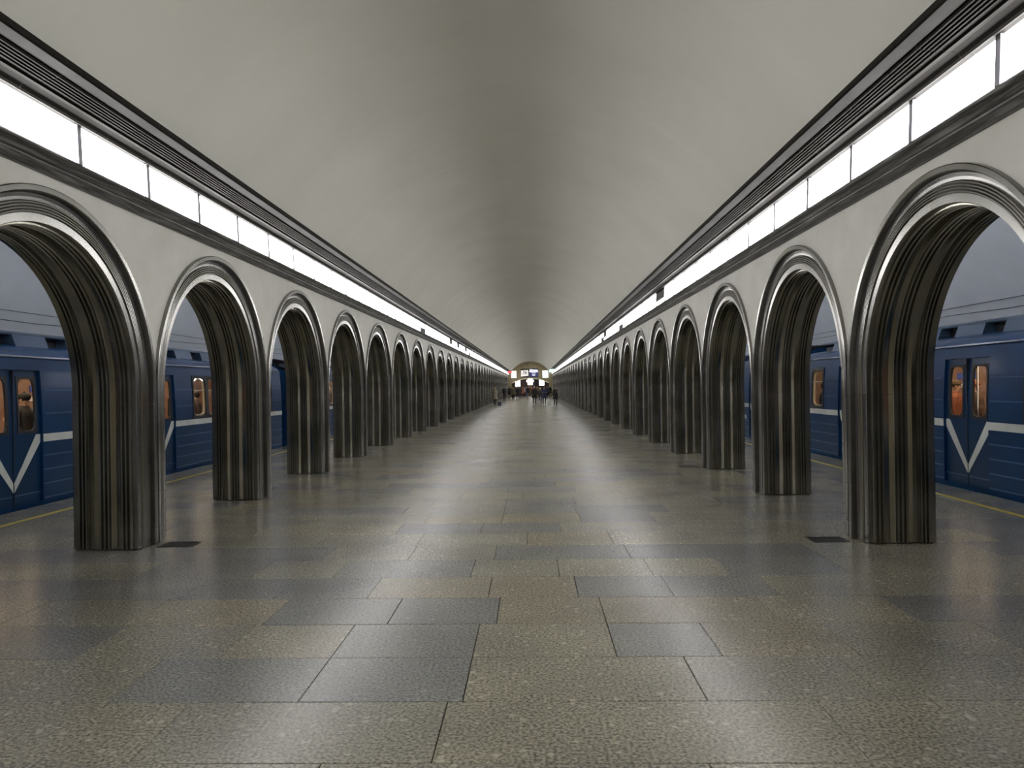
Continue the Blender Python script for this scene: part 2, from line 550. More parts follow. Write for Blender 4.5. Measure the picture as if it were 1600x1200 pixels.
for s, nm in SIDES:
    for k in range(KMIN, KMAX + 1):
        y = Y0 + k * BAY
        n = k + 1
        lab = ('fluted dark steel pillar, %s in view from the camera on the %s' % (nth(n), nm)) if n > 0 else \
              ('fluted dark steel pillar on the %s, out of frame beside the camera' % nm)
        t = thing('steel_pillar', (0, y, 0), lab, 'pillar', 'steel pillars along the hall')
        for key, me in PMs[s].items():
            if key == 'rivets' and not (-1 <= k <= 4):
                continue
            o = obj(PNAME[key], me, t)
            if key == 'rivets':
                o['kind'] = 'stuff'
        if k == KMAX:
            continue
        n = k + 2
        lab = ('ribbed steel arch surround, %s in view from the camera on the %s wall' % (nth(n), nm)) if n > 0 else \
              ('ribbed steel arch surround on the %s wall, out of frame beside the camera' % nm)
        t = thing('arch_surround', (0, y + BAY / 2, 0), lab, 'arch', 'steel arch surrounds along the hall')
        obj('archivolt', AM[s]['archivolt'], t)
        obj('soffit_cladding', AM[s]['soffit'], t)
        obj('platform_archivolt', AM[s]['back'], t)

# ------------------------------------------------------------------ cornice, apron and light strips
CP = [(3.740, 4.112), (3.655, 4.114), (3.632, 4.104), (3.620, 4.084), (3.600, 4.080), (3.584, 4.094), (3.577, 4.122), (3.520, 4.138),
      (3.467, 4.130), (3.454, 4.150), (3.428, 4.153)]
for i in range(5):
    x = 3.418 - i * .034
    CP += [(x, 4.155 + i * .005), (x - .006, 4.133 + i * .005), (x - .018, 4.134 + i * .005), (x - .024, 4.158 + i * .005)]
CP += [(3.225, 4.170), (3.110, 4.168), (3.092, 4.178), (3.090, 4.220), (3.115, 4.240), (3.66, 4.33)]
AP = [(3.845, 3.602), (3.800, 3.600), (3.785, 3.608), (3.748, 3.655), (3.745, 3.668), (3.722, 3.672), (3.700, 3.705), (3.668, 3.728),
      (3.660, 3.745), (3.668, 3.760), (3.700, 3.762)]
def strip_mesh(name, prof, s, y0, y1, m):
    v, f = [], []
    for i in range(len(prof) - 1):
        b = len(v)
        for (x, z) in (prof[i], prof[i + 1]):
            v += [(s * x, y0, z), (s * x, y1, z)]
        q = (b, b + 1, b + 3, b + 2)
        f.append(q if s < 0 else q[::-1])
    return mesh(name, v, f, [m])
PITCH = 1.24
ybase = {-1: 6.82, 1: 6.70}
covered = {-1: (27.96, 38.71, 42.04, 47.12, 49.26), 1: (20.01, 28.15, 34.05, 35.65)}
high = {-1: (38.71, 42.04, 47.12), 1: (20.01, 34.05)}
for si, (s, nm) in enumerate(SIDES):
    cor = struct(obj('trim_%d' % (1 + si), strip_mesh('cornice_top', [(3.17, 4.27), (3.70, 4.34), (3.78, 4.12)], s, YBACK, YEND, M['concrete'])))
    cor['label'] = 'dark ribbed metal cornice above the light strip on the ' + nm
    ap = struct(obj('trim_%d' % (3 + si), strip_mesh('apron_back', [(3.842, 3.63), (3.76, 3.70)], s, YBACK, YEND, M['concrete'])))
    ap['label'] = 'grey metal ledge below the light strip on the ' + nm
    cm = strip_mesh('cornice_panel', CP, s, .003, PITCH - .003, M['cornice'])
    am = strip_mesh('ledge_panel', AP, s, 0, 2 * PITCH, M['apron'])
    j0 = math.ceil((YBACK - ybase[s]) / PITCH)
    j1 = int((YEND - ybase[s]) / PITCH) - 1
    # diffuser, lower rail, upper rail, divider
    dv = [(3.690, 3.760), (3.705, 4.120), (3.735, 4.120), (3.720, 3.760)]
    def quadbar(prof, y0, y1):
        mb = MB()
        v = [(s * x, y0, z) for x, z in prof] + [(s * x, y1, z) for x, z in prof]
        mb.add(v, [(0, 1, 5, 4), (1, 2, 6, 5), (2, 3, 7, 6), (3, 0, 4, 7), (3, 2, 1, 0), (4, 5, 6, 7)])
        if s > 0:
            mb.f = [q[::-1] for q in mb.f]
        return mb
    dm = quadbar(dv, .03, PITCH - .03).mesh('diffuser', M['lamp'])
    vm = quadbar([(3.662, 3.757), (3.677, 4.122), (3.74, 4.122), (3.725, 3.757)], -.030, .030).mesh('divider', M['divider'])
    cv_lo = quadbar([(3.670, 3.762), (3.676, 3.93), (3.70, 3.93), (3.694, 3.762)], .035, PITCH - .035).mesh('cover_plate', M['coverplate'])
    cv_hi = quadbar([(3.674, 3.87), (3.683, 4.11), (3.71, 4.11), (3.70, 3.87)], .035, PITCH - .035).mesh('cover_plate', M['coverplate'])
    first = None
    n = 0
    for j in range(j0, j1 + 1):
        y = ybase[s] + j * PITCH
        obj('cornice_panel', cm, cor, (0, y + .31, 0))
        if (j - j0) % 2 == 0:
            obj('ledge_panel', am, ap, (0, y - .2, 0))
        inview = y + PITCH > (4.9 if s < 0 else 4.5)
        if inview:
            n += 1
        cov = [c for c in covered[s] if abs(c - (y + PITCH / 2)) < PITCH / 2]
        if not inview:
            lab = 'glowing white lamp of the %s light strip, out of frame beside the camera' % nm
        elif cov:
            lab = 'strip lamp half hidden by a dark plate, %s in the %s light strip' % (nth(n), nm)
        else:
            lab = 'glowing white strip lamp, %s from the camera in the %s light strip' % (nth(n), nm)
        t = thing('strip_lamp', (0, y, 0), lab, 'lamp', 'lamps of the two hall light strips')
        obj('diffuser', dm, t)
        obj('divider', vm, t)
        if cov:
            obj('cover_plate', cv_hi if cov[0] in high[s] else cv_lo, t)
    # platform-side tube lamps above the arches
    tm = MB().tube([(s * 4.82, -1.2, 3.82), (s * 4.82, 1.2, 3.82)], .05, 10).mesh('tube', M['lamp_plat'], True)
    hm = MB().box(s * 4.615, s * 5.02, -1.28, 1.28, 3.68, 3.71).box(s * 4.99, s * 5.02, -1.28, 1.28, 3.71, 3.82).box(s * 4.79, s * 4.85, -1.24, -1.21, 3.71, 3.86).box(s * 4.79, s * 4.85, 1.21, 1.24, 3.71, 3.86).mesh('lamp_housing', M['divider'])
    for k in range(-3, 24):
        y = Y0 + (k + .5) * BAY
        t = thing('platform_lamp', (0, y, 0), 'tube lamp in a trough above the %s platform, %s along the wall' % (nm, nth(k + 4)), 'lamp', 'tube lamps over the platforms')
        obj('tube', tm, t)
        obj('lamp_housing', hm, t)

# ------------------------------------------------------------------ floor grates by the pillars
def grate(x, y, label):
    t = thing('floor_grate', (x, y, 0), label, 'grate', 'floor grates by the pillars')
    wx, wy = .19, .14
    fr = MB().box(-wx, wx, -wy, -wy + .02, .0, .006).box(-wx, wx, wy - .02, wy, .0, .006).box(-wx, -wx + .02, -wy + .02, wy - .02, .0, .006).box(wx - .02, wx, -wy + .02, wy - .02, .0, .006)
    obj('grate_frame', fr.mesh('grate_frame', M['iron']), t)
    obj('grate_pan', MB().box(-wx + .01, wx - .01, -wy + .01, wy - .01, .0006, .0016).mesh('grate_pan', M['concrete']), t)
    bm_ = MB().box(-.005, .005, -wy + .02, wy - .02, .0, .005).mesh('grate_bar', M['iron'])
    for i in range(13):
        obj('grate_bar', bm_, t, (-wx + .035 + i * (2 * wx - .07) / 12, 0, 0))
grate(-3.55, 8.42, 'dark iron floor grate beside the nearest left pillar')
grate(3.54, 8.38, 'dark iron floor grate beside the nearest right pillar')
grate(3.56, 15.95, 'dark iron floor grate beside the third right pillar')
grate(3.40, 33.2, 'dark iron floor grate by the far right pillars')

# ------------------------------------------------------------------ end of the hall
M['lobby'] = mottled(mat('lobby_brown_stone', (.16, .06, .035), .35), (.12, .045, .028), (.22, .095, .055), 1.3, 4)
M['lobby_dark'] = mat('lobby_dark_panel', (.03, .027, .03), .5)
M['lobby_warm'] = mat('lobby_warm_stone', (.45, .27, .10), .4)
M['black'] = mat('black_frame', (.012, .012, .013), .4)
M['lit_white'] = mat('lit_white_box', (.9, .9, .9), .5, emit=(1, .97, .96), estr=3.5)
M['lit_warm'] = mat('lit_pinkish_box', (.9, .85, .8), .5, emit=(1, .86, .74), estr=2.2)
M['lit_cool'] = mat('lit_cool_box', (.9, .9, .9), .5, emit=(.92, 1, .97), estr=2.6)
M['screen_white'] = mat('screen_white', (.8, .78, .76), .4, emit=(.9, .86, .84), estr=.55)
M['screen_band'] = mat('screen_pale_band', (.75, .75, .85), .4, emit=(.75, .77, .95), estr=.75)
M['screen_blue'] = mat('screen_blue', (.03, .035, .12), .4, emit=(.05, .06, .2), estr=.35)
M['sign_red'] = mat('red_sign', (.5, .03, .04), .5, emit=(.9, .06, .08), estr=.6)
M['sign_green'] = mat('mint_sign', (.5, .8, .65), .5, emit=(.55, 1, .8), estr=.9)
def seg(x):
    return 2.30 + .80 * (1 - (x / 3.2) ** 2)
mb = MB()
xs = [-3.9, -3.56] + [-3.2 + 6.4 * i / 32 for i in range(33)] + [3.56, 3.9]
for i in range(len(xs) - 1):
    a, b = xs[i], xs[i + 1]
    top = lambda x: VZ + math.sqrt(max(.01, (VR + .05) ** 2 - x * x))
    lo = (0, 0) if (b <= -3.19 or a >= 3.19) else (seg(a), seg(b))
    v = [(a, YEND, lo[0]), (b, YEND, lo[1]), (b, YEND, top(b)), (a, YEND, top(a))]
    v += [(x, y + .4, z) for x, y, z in v]
    mb.add(v, [(0, 1, 2, 3), (7, 6, 5, 4), (0, 4, 5, 1), (1, 5, 6, 2), (0, 3, 7, 4)])
ew = struct(obj('wall_end', mb.mesh('end_wall', M['endwall'])))
ew['label'] = 'olive brown end wall with a shallow arched opening'
rim = MB().tube([(x, YEND - .03, seg(x) - .03) for x in [-3.2 + 6.4 * i / 30 for i in range(31)]], .075, 6)
o = obj('opening_rim', rim.mesh('opening_rim', M['rimwhite'], True), ew); o['label'] = 'pale curved rim of the end opening'
a1 = math.asin(3.5 / VR)
rim = MB().tube([((VR - .05) * math.sin(-a1 + 2 * a1 * i / 40), YEND - .05, VZ + (VR - .05) * math.cos(-a1 + 2 * a1 * i / 40)) for i in range(41)], .06, 6)
o = obj('vault_rim', rim.mesh('vault_rim', M['rimwhite'], True), ew); o['label'] = 'pale rim where the vault meets the end wall'
Yl0, Yl1 = YEND + .4, YEND + 8
lob = MB().box(-4.2, 4.2, Yl1, Yl1 + .2, 0, 3.6, 0).box(-4.4, -4.2, Yl0, Yl1, 0, 3.6, 0).box(4.2, 4.4, Yl0, Yl1, 0, 3.6, 0).box(-4.4, 4.4, Yl0, Yl1, 3.6, 3.7, 1)
struct(obj('wall_lobby', lob.mesh('lobby', [M['lobby'], M['lobby_dark']])))['label'] = 'brown stone walls of the lobby behind the end opening'
tag(obj('lobby_pier', MB().box(-.5, .35, Yl1 - .5, Yl1 - .02, 0, 2.2).box(-.6, .45, Yl1 - .55, Yl1 - .02, 2.2, 2.35).mesh('pier', M['lobby_warm'])),
    'warm ochre stone pier at the back of the lobby', 'pier')
tag(obj('lobby_screen_wall', MB().box(.75, 2.0, YEND + 6.0, YEND + 6.12, 0, 3.0).box(.7, 2.05, YEND + 5.98, YEND + 6.14, 3.0, 3.1).mesh('panel', M['lobby_dark'])),
    'dark tall panel right of the ochre pier in the lobby', 'panel')
def lightbox(name, x, z, wd, ht, m, label, y=YEND - .14, hang=None, cat='lamp'):
    t = thing(name, (x, y, z), label, cat)
    f = MB().box(-wd / 2 - .04, wd / 2 + .04, -.06, .12, -ht / 2 - .04, -ht / 2).box(-wd / 2 - .04, wd / 2 + .04, -.06, .12, ht / 2, ht / 2 + .04)
    f.box(-wd / 2 - .04, -wd / 2, -.06, .12, -ht / 2, ht / 2).box(wd / 2, wd / 2 + .04, -.06, .12, -ht / 2, ht / 2)
    obj('frame', f.mesh('frame', M['black']), t)
    obj('lit_face', MB().box(-wd / 2, wd / 2, -.05, .1, -ht / 2, ht / 2).mesh('lit_face', m), t)
    if hang:
        h = MB()
        for q in (-wd / 3, wd / 3):
            h.tube([(q, .03, ht / 2), (q, .03, hang - z)], .012, 6)
        obj('hanger', h.mesh('hanger', M['black']), t)
    return t
lightbox('light_box', -2.81, 3.77, .87, 1.20, M['lit_warm'], 'pinkish lit panel high on the left of the end wall')
lightbox('light_box', 2.62, 3.76, .93, 1.22, M['lit_cool'], 'white lit panel high on the right of the end wall')
lightbox('lobby_lamp', -2.17, 2.20, .86, 1.05, M['lit_white'], 'glowing white lamp box at the left of the end opening', YEND + .75, 3.6)
lightbox('lobby_lamp', 1.99, 2.30, .90, .95, M['lit_white'], 'glowing white lamp box at the right of the end opening', YEND + .75, 3.6)
# central lamp: broad upper drum on a narrower lower drum
t = thing('lobby_lamp', (-.03, YEND + .9, 0), 'large glowing white two-tier lamp in the middle of the end opening', 'lamp')
obj('lower_drum', MB().tube([(0, 0, 1.93), (0, 0, 2.42)], .43, 20).mesh('lower_drum', M['lit_white']), t)
obj('upper_drum', MB().tube([(0, 0, 2.42), (0, 0, 2.5), (0, 0, 2.74), (0, 0, 2.84)], [.5, .64, .64, .48], 20).mesh('upper_drum', M['lit_white']), t)
obj('top_drum', MB().tube([(0, 0, 2.84), (0, 0, 3.02)], .42, 20).mesh('top_drum', M['lit_white']), t)
obj('hanger', MB().tube([(0, 0, 3.02), (0, 0, 3.6)], .03, 8).mesh('hanger', M['black']), t)

def text_mesh(txt, size, m, bold=0.0):
    cu = bpy.data.curves.new('txt', 'FONT')
    cu.body = txt
    cu.size = size
    cu.align_x = 'CENTER'
    cu.align_y = 'CENTER'
    cu.extrude = .004
    cu.offset = bold
    o = bpy.data.objects.new('txt', cu)
    C.objects.link(o)
    dg = bpy.context.evaluated_depsgraph_get()
    me = bpy.data.meshes.new_from_object(o.evaluated_get(dg))
    bpy.data.objects.remove(o)
    me.materials.clear()
    me.materials.append(m)
    return me
# number screen and blue screen
t = thing('display_screen', (-.94, YEND - .1, 4.0), 'white screen showing the number 76 above the end opening', 'screen')
obj('housing', MB().box(-.68, .68, -.02, .09, -.74, .74).mesh('housing', M['black']), t)
obj('screen_face', MB().prism([(-.64, -.60), (.64, -.48), (.60, .52), (-.62, .46)], lambda x, z: (x, -.035, z), lambda x, z: (x, -.018, z)).mesh('face', M['screen_white']), t)
o = obj('digits', text_mesh('76', .78, M['black'], .012), t, (0, -.042, .05)); o.rotation_euler = (PI / 2, 0, 0)
o['label'] = 'dark digits 76'
t = thing('display_screen', (.62, YEND - .1, 4.0), 'dark blue screen with a pale top band above the end opening', 'screen')
obj('housing', MB().box(-.80, .80, -.02, .09, -.74, .74).mesh('housing', M['black']), t)
obj('screen_face', MB().box(-.74, .74, -.035, -.021, -.66, .10).mesh('face', M['screen_blue']), t)
obj('pale_band', MB().box(-.76, .76, -.04, -.021, .12, .40).box(-.70, .66, -.04, -.021, .42, .58).box(-.70, -.25, -.04, -.021, .59, .65).mesh('band', M['screen_band']), t)
obj('text_bar', MB().box(-.36, .36, -.045, -.037, -.06, .02).mesh('bar', M['screen_band']), t)
obj('text_bar', MB().box(-.28, .26, -.045, -.037, -.46, -.26).mesh('bar', M['screen_band']), t)
lightbox('hanging_sign', -3.22, 4.00, .62, .36, M['sign_red'], 'small red lit sign at the far end of the left cornice', 122.0, 4.15, 'sign')
lightbox('hanging_sign', 3.22, 3.92, .70, .46, M['sign_green'], 'small mint green lit sign at the far end of the right cornice', 112.0, 4.15, 'sign')
# wall closing the hall behind the camera
struct(obj('wall_back', MB().box(-PE, PE, YBACK - .3, YBACK, 0, 6.2).mesh('wall_back', M['endwall'])))

# ------------------------------------------------------------------ people
def cloth(name, c):
    return mottled(mat(name, c, .85), tuple(x * .8 for x in c), tuple(min(1, x * 1.15) for x in c), 30, 3)
PC = {k: cloth('cloth_' + k, c) for k, c in dict(
    black=(.014, .014, .016), charcoal=(.03, .03, .033), navy=(.022, .026, .06), olive=(.10, .095, .05), beige=(.30, .27, .20), grey=(.17, .17, .17),
    mauve=(.16, .13, .17), purple=(.09, .06, .11), brown=(.10, .06, .035), rust=(.28, .09, .04), denim=(.05, .06, .10), white=(.6, .6, .58)).items()}
M['skin'] = mottled(mat('skin', (.52, .32, .23), .55), (.46, .28, .20), (.56, .36, .26), 18, 3)
M['shoe'] = mat('shoe_leather', (.012, .011, .010), .45)
M['eye'] = mat('eye_dark', (.02, .015, .012), .3)
HAIRC = {k: mat('hair_' + k, c, .6) for k, c in dict(dark=(.02, .014, .010), brown=(.08, .045, .025), blond=(.32, .22, .11), grey=(.2, .19, .18)).items()}

def skin_body(pose):
    st, la, ra = pose      # stride, left / right arm bend
    V = [((0, 0, .95), .135, .105), ((0, 0, 1.10), .125, .09), ((0, -.005, 1.28), .15, .105), ((0, 0, 1.40), .125, .085), ((0, -.005, 1.485), .05, .05),
         ((0, -.015, 1.545), .062, .078), ((0, -.022, 1.605), .074, .092), ((0, -.012, 1.668), .058, .072)]
    Eg = [(i, i + 1) for i in range(7)]
    hands = []
    for sg, bend in ((1, la), (-1, ra)):
        b = len(V)
        el = (sg * .25, .03, 1.13)
        if bend:
            wr = (sg * .20, -.20, 1.13 + bend); pm = (sg * .165, -.26, 1.15 + bend)
        else:
            wr = (sg * .262, -.03, .895); pm = (sg * .265, -.05, .825)
        V += [((sg * .185, 0, 1.395), .062, .062), (el, .046, .046), (wr, .031, .031), (pm, .040, .020) if not bend else (pm, .022, .038)]
        Eg += [(3, b), (b, b + 1), (b + 1, b + 2), (b + 2, b + 3)]
        hands.append((Vector(pm), (Vector(pm) - Vector(wr)).normalized(), sg))
    for sg in (1, -1):
        b = len(V)
        d = st * sg
        V += [((sg * .085, 0, .88), .092, .098), ((sg * .095, -.02 - d * .10, .49), .060, .064), ((sg * .10, .02 - d * .24 + abs(st) * .02, .10), .042, .048),
              ((sg * .11, -.11 - d * .24, .045), .042, .030)]
        Eg += [(0, b), (b, b + 1), (b + 1, b + 2), (b + 2, b + 3)]
    me = bpy.data.meshes.new('body_skin')
    bm = bmesh.new()
    ly = bm.verts.layers.skin.verify()
    vs = [bm.verts.new(v[0]) for v in V]
    for a, b in Eg:
        bm.edges.new((vs[a], vs[b]))
    for i, v in enumerate(vs):
        v[ly].radius = V[i][1:]
        v[ly].use_root = (i == 0)
    bm.to_mesh(me); bm.free()
    o = bpy.data.objects.new('tmp', me)
    C.objects.link(o)
    m1 = o.modifiers.new('skin', 'SKIN'); m1.use_smooth_shade = True
    m2 = o.modifiers.new('sub', 'SUBSURF'); m2.levels = 1
    dg = bpy.context.evaluated_depsgraph_get()
    ev = bpy.data.meshes.new_from_object(o.evaluated_get(dg))
    mb = MB()
    vv = [v.co.copy() for v in ev.vertices]
    zmin = min(v.z for v in vv)
    for p in ev.polygons:
        pass
    fs = [tuple(p.vertices) for p in ev.polygons]
    mb.add(vv, fs, 0)
    mb.m = []
    palms = [h[0] for h in hands]
    for p in ev.polygons:
        c = p.center
        if any((c - q).length < .085 for q in palms): i = 0
        elif c.z > 1.475: i = 0
        elif c.z < .085: i = 3
        elif c.z < .93 and abs(c.x) < .21: i = 2
        else: i = 1
        mb.m.append(i)
    bpy.data.objects.remove(o)
    for pm, d, sg in hands:   # five fingers of different lengths, thumb from the side of the palm
        side = Vector((0, 1, 0)) if abs(d.z) > .6 else Vector((0, 0, 1))
        inw = Vector((-sg, 0, 0))
        for i, (off, ln) in enumerate(((-.030, .062), (-.010, .075), (.010, .070), (.028, .055))):
            p0 = pm + side * off + d * .015
            p1 = p0 + d * ln * .55 + inw * .006
            p2 = p1 + d * ln * .35 + inw * .02
            mb.tube([p0, p1, p2], [.0095, .0085, .006], 6, 0)
        p0 = pm - side * .032 - d * .02
        mb.tube([p0, p0 - side * .022 + d * .025 + inw * .01, p0 - side * .026 + d * .055 + inw * .02], [.011, .010, .007], 6, 0)
    # face
    mb.tube([(0, -.105, 1.625), (0, -.128, 1.588)], [.008, .014], 6, 0)
    for sg in (-1, 1):
        mb.sphere((sg * .030, -.104, 1.622), .010, .007, .007, 8, 5, 4)
        mb.sphere((sg * .080, -.012, 1.60), .010, .018, .028, 8, 5, 0)
    mb.sphere((0, -.102, 1.552), .024, .008, .006, 8, 5, 4)
    me2 = mb.mesh('person', [M['skin'], PC['black'], PC['black'], M['shoe'], M['eye']], True)
    return me2
BODY = [skin_body(p) for p in ((0, 0, 0), (0, .10, 0), (1, 0, .06), (0, .02, .02))]

def ring_loft(rings, mat_, n=18, name='coat', close_top=True):
    v, f = [], []
    for (z, rx, ry, oy) in rings:
        for k in range(n):
            t = 2 * PI * k / n
            v.append((rx * math.cos(t), oy + ry * math.sin(t), z + .008 * math.sin(3 * t) * (1 if z < 1.0 else 0)))
    for j in range(len(rings) - 1):
        for k in range(n):
            f.append((j * n + k, j * n + (k + 1) % n, (j + 1) * n + (k + 1) % n, (j + 1) * n + k))
    if close_top:
        f.append(tuple((len(rings) - 1) * n + k for k in range(n)))
    return mesh(name, v, f, [mat_], smooth=True)
def coat_mesh(hem):
    R = [(hem, .235 if hem > .7 else .25, .185, 0), (hem + .02, .24 if hem > .7 else .255, .19, 0)]
    if hem < .8:
        R.append((.85, .225, .172, 0))
    R += [(1.0, .205, .155, 0), (1.12, .195, .145, 0), (1.28, .205, .150, 0), (1.38, .20, .13, 0), (1.43, .165, .10, 0), (1.47, .085, .075, 0), (1.50, .072, .072, 0)]
    return ring_loft(R, PC['black'])
COAT = {h: coat_mesh(h) for h in (.82, .62, .45)}
def hair_mesh(kind):
    mb = MB()
    if kind == 'short':
        mb.sphere((0, .012, 1.640), .088, .098, .085, 14, 8)
        mb.sphere((0, .045, 1.60), .078, .065, .075, 12, 7)
    elif kind == 'long':
        mb.sphere((0, .012, 1.640), .090, .100, .088, 14, 8)
        mb.sphere((0, .055, 1.52), .085, .055, .13, 12, 7)
    else:
        mb.sphere((0, .0, 1.652), .094, .106, .082, 14, 8)
        mb.tube([(0, 0, 1.632), (0, 0, 1.662)], [.098, .100], 16)
        mb.sphere((0, 0, 1.735), .022, .022, .02, 8, 5)
    return mb.mesh('hair', HAIRC['dark'], True)
HAIR = {k: hair_mesh(k) for k in ('short', 'long', 'hat')}
def person(x, y, face, var, hem, coat, legs, hair, hcol, label, h=1.70, group='people in the hall', z=0.0):
    """face: direction the person looks, in degrees from the camera-facing direction"""
    o = obj('person', BODY[var], None, (x, y, z), math.radians(face))
    o.scale = (h / 1.74,) * 3
    tag(o, label, 'person', group)
    for i, m in ((1, PC[coat]), (2, PC[legs])):
        o.material_slots[i].link = 'OBJECT'
        o.material_slots[i].material = m
    c = obj('coat', COAT[hem], o)
    c.material_slots[0].link = 'OBJECT'
    c.material_slots[0].material = PC[coat]
    hr = obj('hat' if hair == 'hat' else 'hair', HAIR[hair], o)
    hr.material_slots[0].link = 'OBJECT'
    hr.material_slots[0].material = PC[hcol] if hair == 'hat' else HAIRC[hcol]
    return o
HP = [
    (-2.99, 68.7, 175, 2, .62, 'beige', 'black', 'long', 'blond', 'person in a beige coat walking alone by the left pillars', 1.68),
    (-3.04, 92.8, 20, 0, .82, 'black', 'black', 'short', 'dark', 'person in black at the left edge of the far crowd', 1.74),
    (-2.72, 102.7, 10, 3, .62, 'black', 'charcoal', 'hat', 'black', 'person in a black coat and black hat, second from the left in the crowd', 1.76),
    (-2.19, 102.1, 170, 0, .62, 'olive', 'black', 'hat', 'olive', 'person in an olive coat left of the crowd centre', 1.72),
    (-1.89, 112.3, 0, 1, .62, 'mauve', 'denim', 'short', 'grey', 'person in a mauve grey coat behind the olive coat', 1.70),
    (-1.41, 108.9, 185, 0, .45, 'charcoal', 'black', 'short', 'brown', 'person in a long charcoal coat facing away in the crowd', 1.72),
    (-.99, 124.3, 10, 1, .82, 'purple', 'black', 'short', 'dark', 'person in a purple jacket far back left of the lobby pier', 1.72),
    (-.66, 123.5, 200, 2, .82, 'white', 'denim', 'long', 'blond', 'person in a white jacket far back in the crowd', 1.68),
    (-.40, 111.0, 180, 2, .82, 'black', 'mauve', 'short', 'dark', 'person in a black jacket and mauve trousers walking away', 1.72),
    (.25, 127.8, 0, 0, .82, 'rust', 'brown', 'short', 'brown', 'person in a rust red jacket before the lobby pier', 1.70),
    (.54, 70.7, 15, 0, .62, 'black', 'black', 'short', 'grey', 'tall person in black standing left in the near trio', 1.76),
    (1.10, 72.4, -10, 1, .82, 'charcoal', 'denim', 'short', 'blond', 'person in charcoal in the middle of the near trio', 1.60),
    (1.44, 70.2, 0, 3, .62, 'navy', 'black', 'short', 'brown', 'person in a navy coat standing right in the near trio', 1.68),
    (1.14, 109.6, 180, 0, .62, 'brown', 'black', 'hat', 'brown', 'person in a brown coat and brown hat behind the near trio', 1.76),
    (1.75, 118.0, 0, 1, .82, 'olive', 'charcoal', 'short', 'dark', 'person in an olive jacket at the right of the far crowd', 1.72),
    (.75, 124.0, 190, 0, .82, 'brown', 'black', 'long', 'brown', 'person with long brown hair by the lobby opening', 1.70),
    (2.75, 117.5, 0, 0, .62, 'charcoal', 'black', 'hat', 'charcoal', 'person in charcoal with a dark hat at the right end of the crowd', 1.76),
    (3.14, 120.1, 170, 3, .62, 'black', 'black', 'short', 'dark', 'person in black beside the right end wall', 1.72),
    (2.31, 65.0, 5, 1, .62, 'black', 'black', 'short', 'brown', 'person in black standing alone by the right pillars', 1.66),
    (-1.15, 117.0, 5, 0, .62, 'rust', 'charcoal', 'long', 'dark', 'person in a rust coat with long dark hair in the crowd', 1.68),
    (2.15, 124.5, 185, 0, .62, 'purple', 'black', 'short', 'brown', 'person in a purple coat under the right lobby lamp', 1.72),
    (-2.45, 108.0, 15, 1, .62, 'charcoal', 'black', 'short', 'brown', 'person in a charcoal coat between the olive coat and the left wall', 1.74),
    (-1.62, 104.0, 190, 2, .62, 'black', 'charcoal', 'hat', 'charcoal', 'person in a black coat walking right of the olive coat', 1.76),
    (1.62, 105.0, 175, 0, .62, 'black', 'black', 'short', 'dark', 'person in a black coat just behind the navy coat', 1.76),
    (2.45, 112.0, 10, 3, .45, 'navy', 'black', 'hat', 'navy', 'person in a long navy coat left of the dark hat at the right', 1.74),
    (-.25, 121.0, 0, 0, .62, 'charcoal', 'black', 'short', 'grey', 'person in a charcoal coat before the ochre pier', 1.74),
    (1.05, 119.0, 5, 1, .62, 'brown', 'charcoal', 'short', 'dark', 'person in a brown coat near the dark lobby panel', 1.74),
    (-1.70, 125.0, 175, 0, .82, 'denim', 'black', 'short', 'dark', 'person in a denim blue jacket under the left lobby lamp', 1.72),
]
for p in HP:
    person(*p[:10], h=p[10])
def bag(x, y, m, label, sc=1.0, z=.0):
    t = thing('shopping_bag', (x, y, z), label, 'bag')
    P = [(-.17, 0), (.17, 0), (.20, .36), (-.20, .36)]
    obj('bag_body', MB().prism([(a * sc, b * sc) for a, b in P], lambda x, z: (x, -.07, z + .002), lambda x, z: (x, .07, z + .002)).mesh('bag_body', m), t)
    h = MB()
    for yy in (-.03, .03):
        h.tube([(-.09 * sc, yy, .355 * sc), (-.05 * sc, yy, .50 * sc), (.05 * sc, yy, .50 * sc), (.09 * sc, yy, .355 * sc)], .008, 6)
    obj('bag_handle', h.mesh('bag_handle', m), t)
    return t
bag(.86, 70.9, PC['white'], 'white carrier bag on the floor left of the near trio middle')
bag(1.86, 70.3, PC['white'], 'white carrier bag on the floor right of the navy coat')
bag(-2.60, 68.8, PC['denim'], 'dark blue bag on the floor beside the beige coat', .9)
bag(-2.45, 100.6, PC['white'], 'small white bag on the floor before the olive coat', .7)

# ------------------------------------------------------------------ trains
def paint(name, c, rough=.32):
    m = mat(name, c, rough)
    N, L, b = nodes(m)
    b.inputs['Specular IOR Level'].default_value = .2
    b.inputs['Coat Weight'].default_value = .1
    b.inputs['Coat Roughness'].default_value = .15
    n = N.new('ShaderNodeTexNoise'); n.inputs['Scale'].default_value = 2.0; n.inputs['Detail'].default_value = 6
    L.new(world_pos(N), n.inputs['Vector'])
    r = ramp(N, [(.3, tuple(x * .85 for x in c)), (.7, tuple(min(1, x * 1.12) for x in c))])
    L.new(n.outputs['Fac'], r.inputs['Fac']); L.new(r.outputs['Color'], b.inputs['Base Color'])
    return m
M['car_blue'] = paint('car_blue_paint', (.0046, .035, .102))
M['door_blue'] = paint('door_blue_paint', (.0042, .030, .084))
M['rib_blue'] = paint('rib_blue_paint', (.05, .11, .22), .3)
M['car_white'] = paint('belt_white_paint', (.66, .67, .62), .4)
M['car_roof'] = paint('car_roof_grey', (.045, .075, .12), .4)
M['rail_metal'] = mat('gutter_metal', (.55, .6, .7), .25, .9)
M['rubber'] = mat('black_rubber', (.012, .012, .014), .6)
M['underframe'] = mat('underframe', (.018, .018, .018), .8)
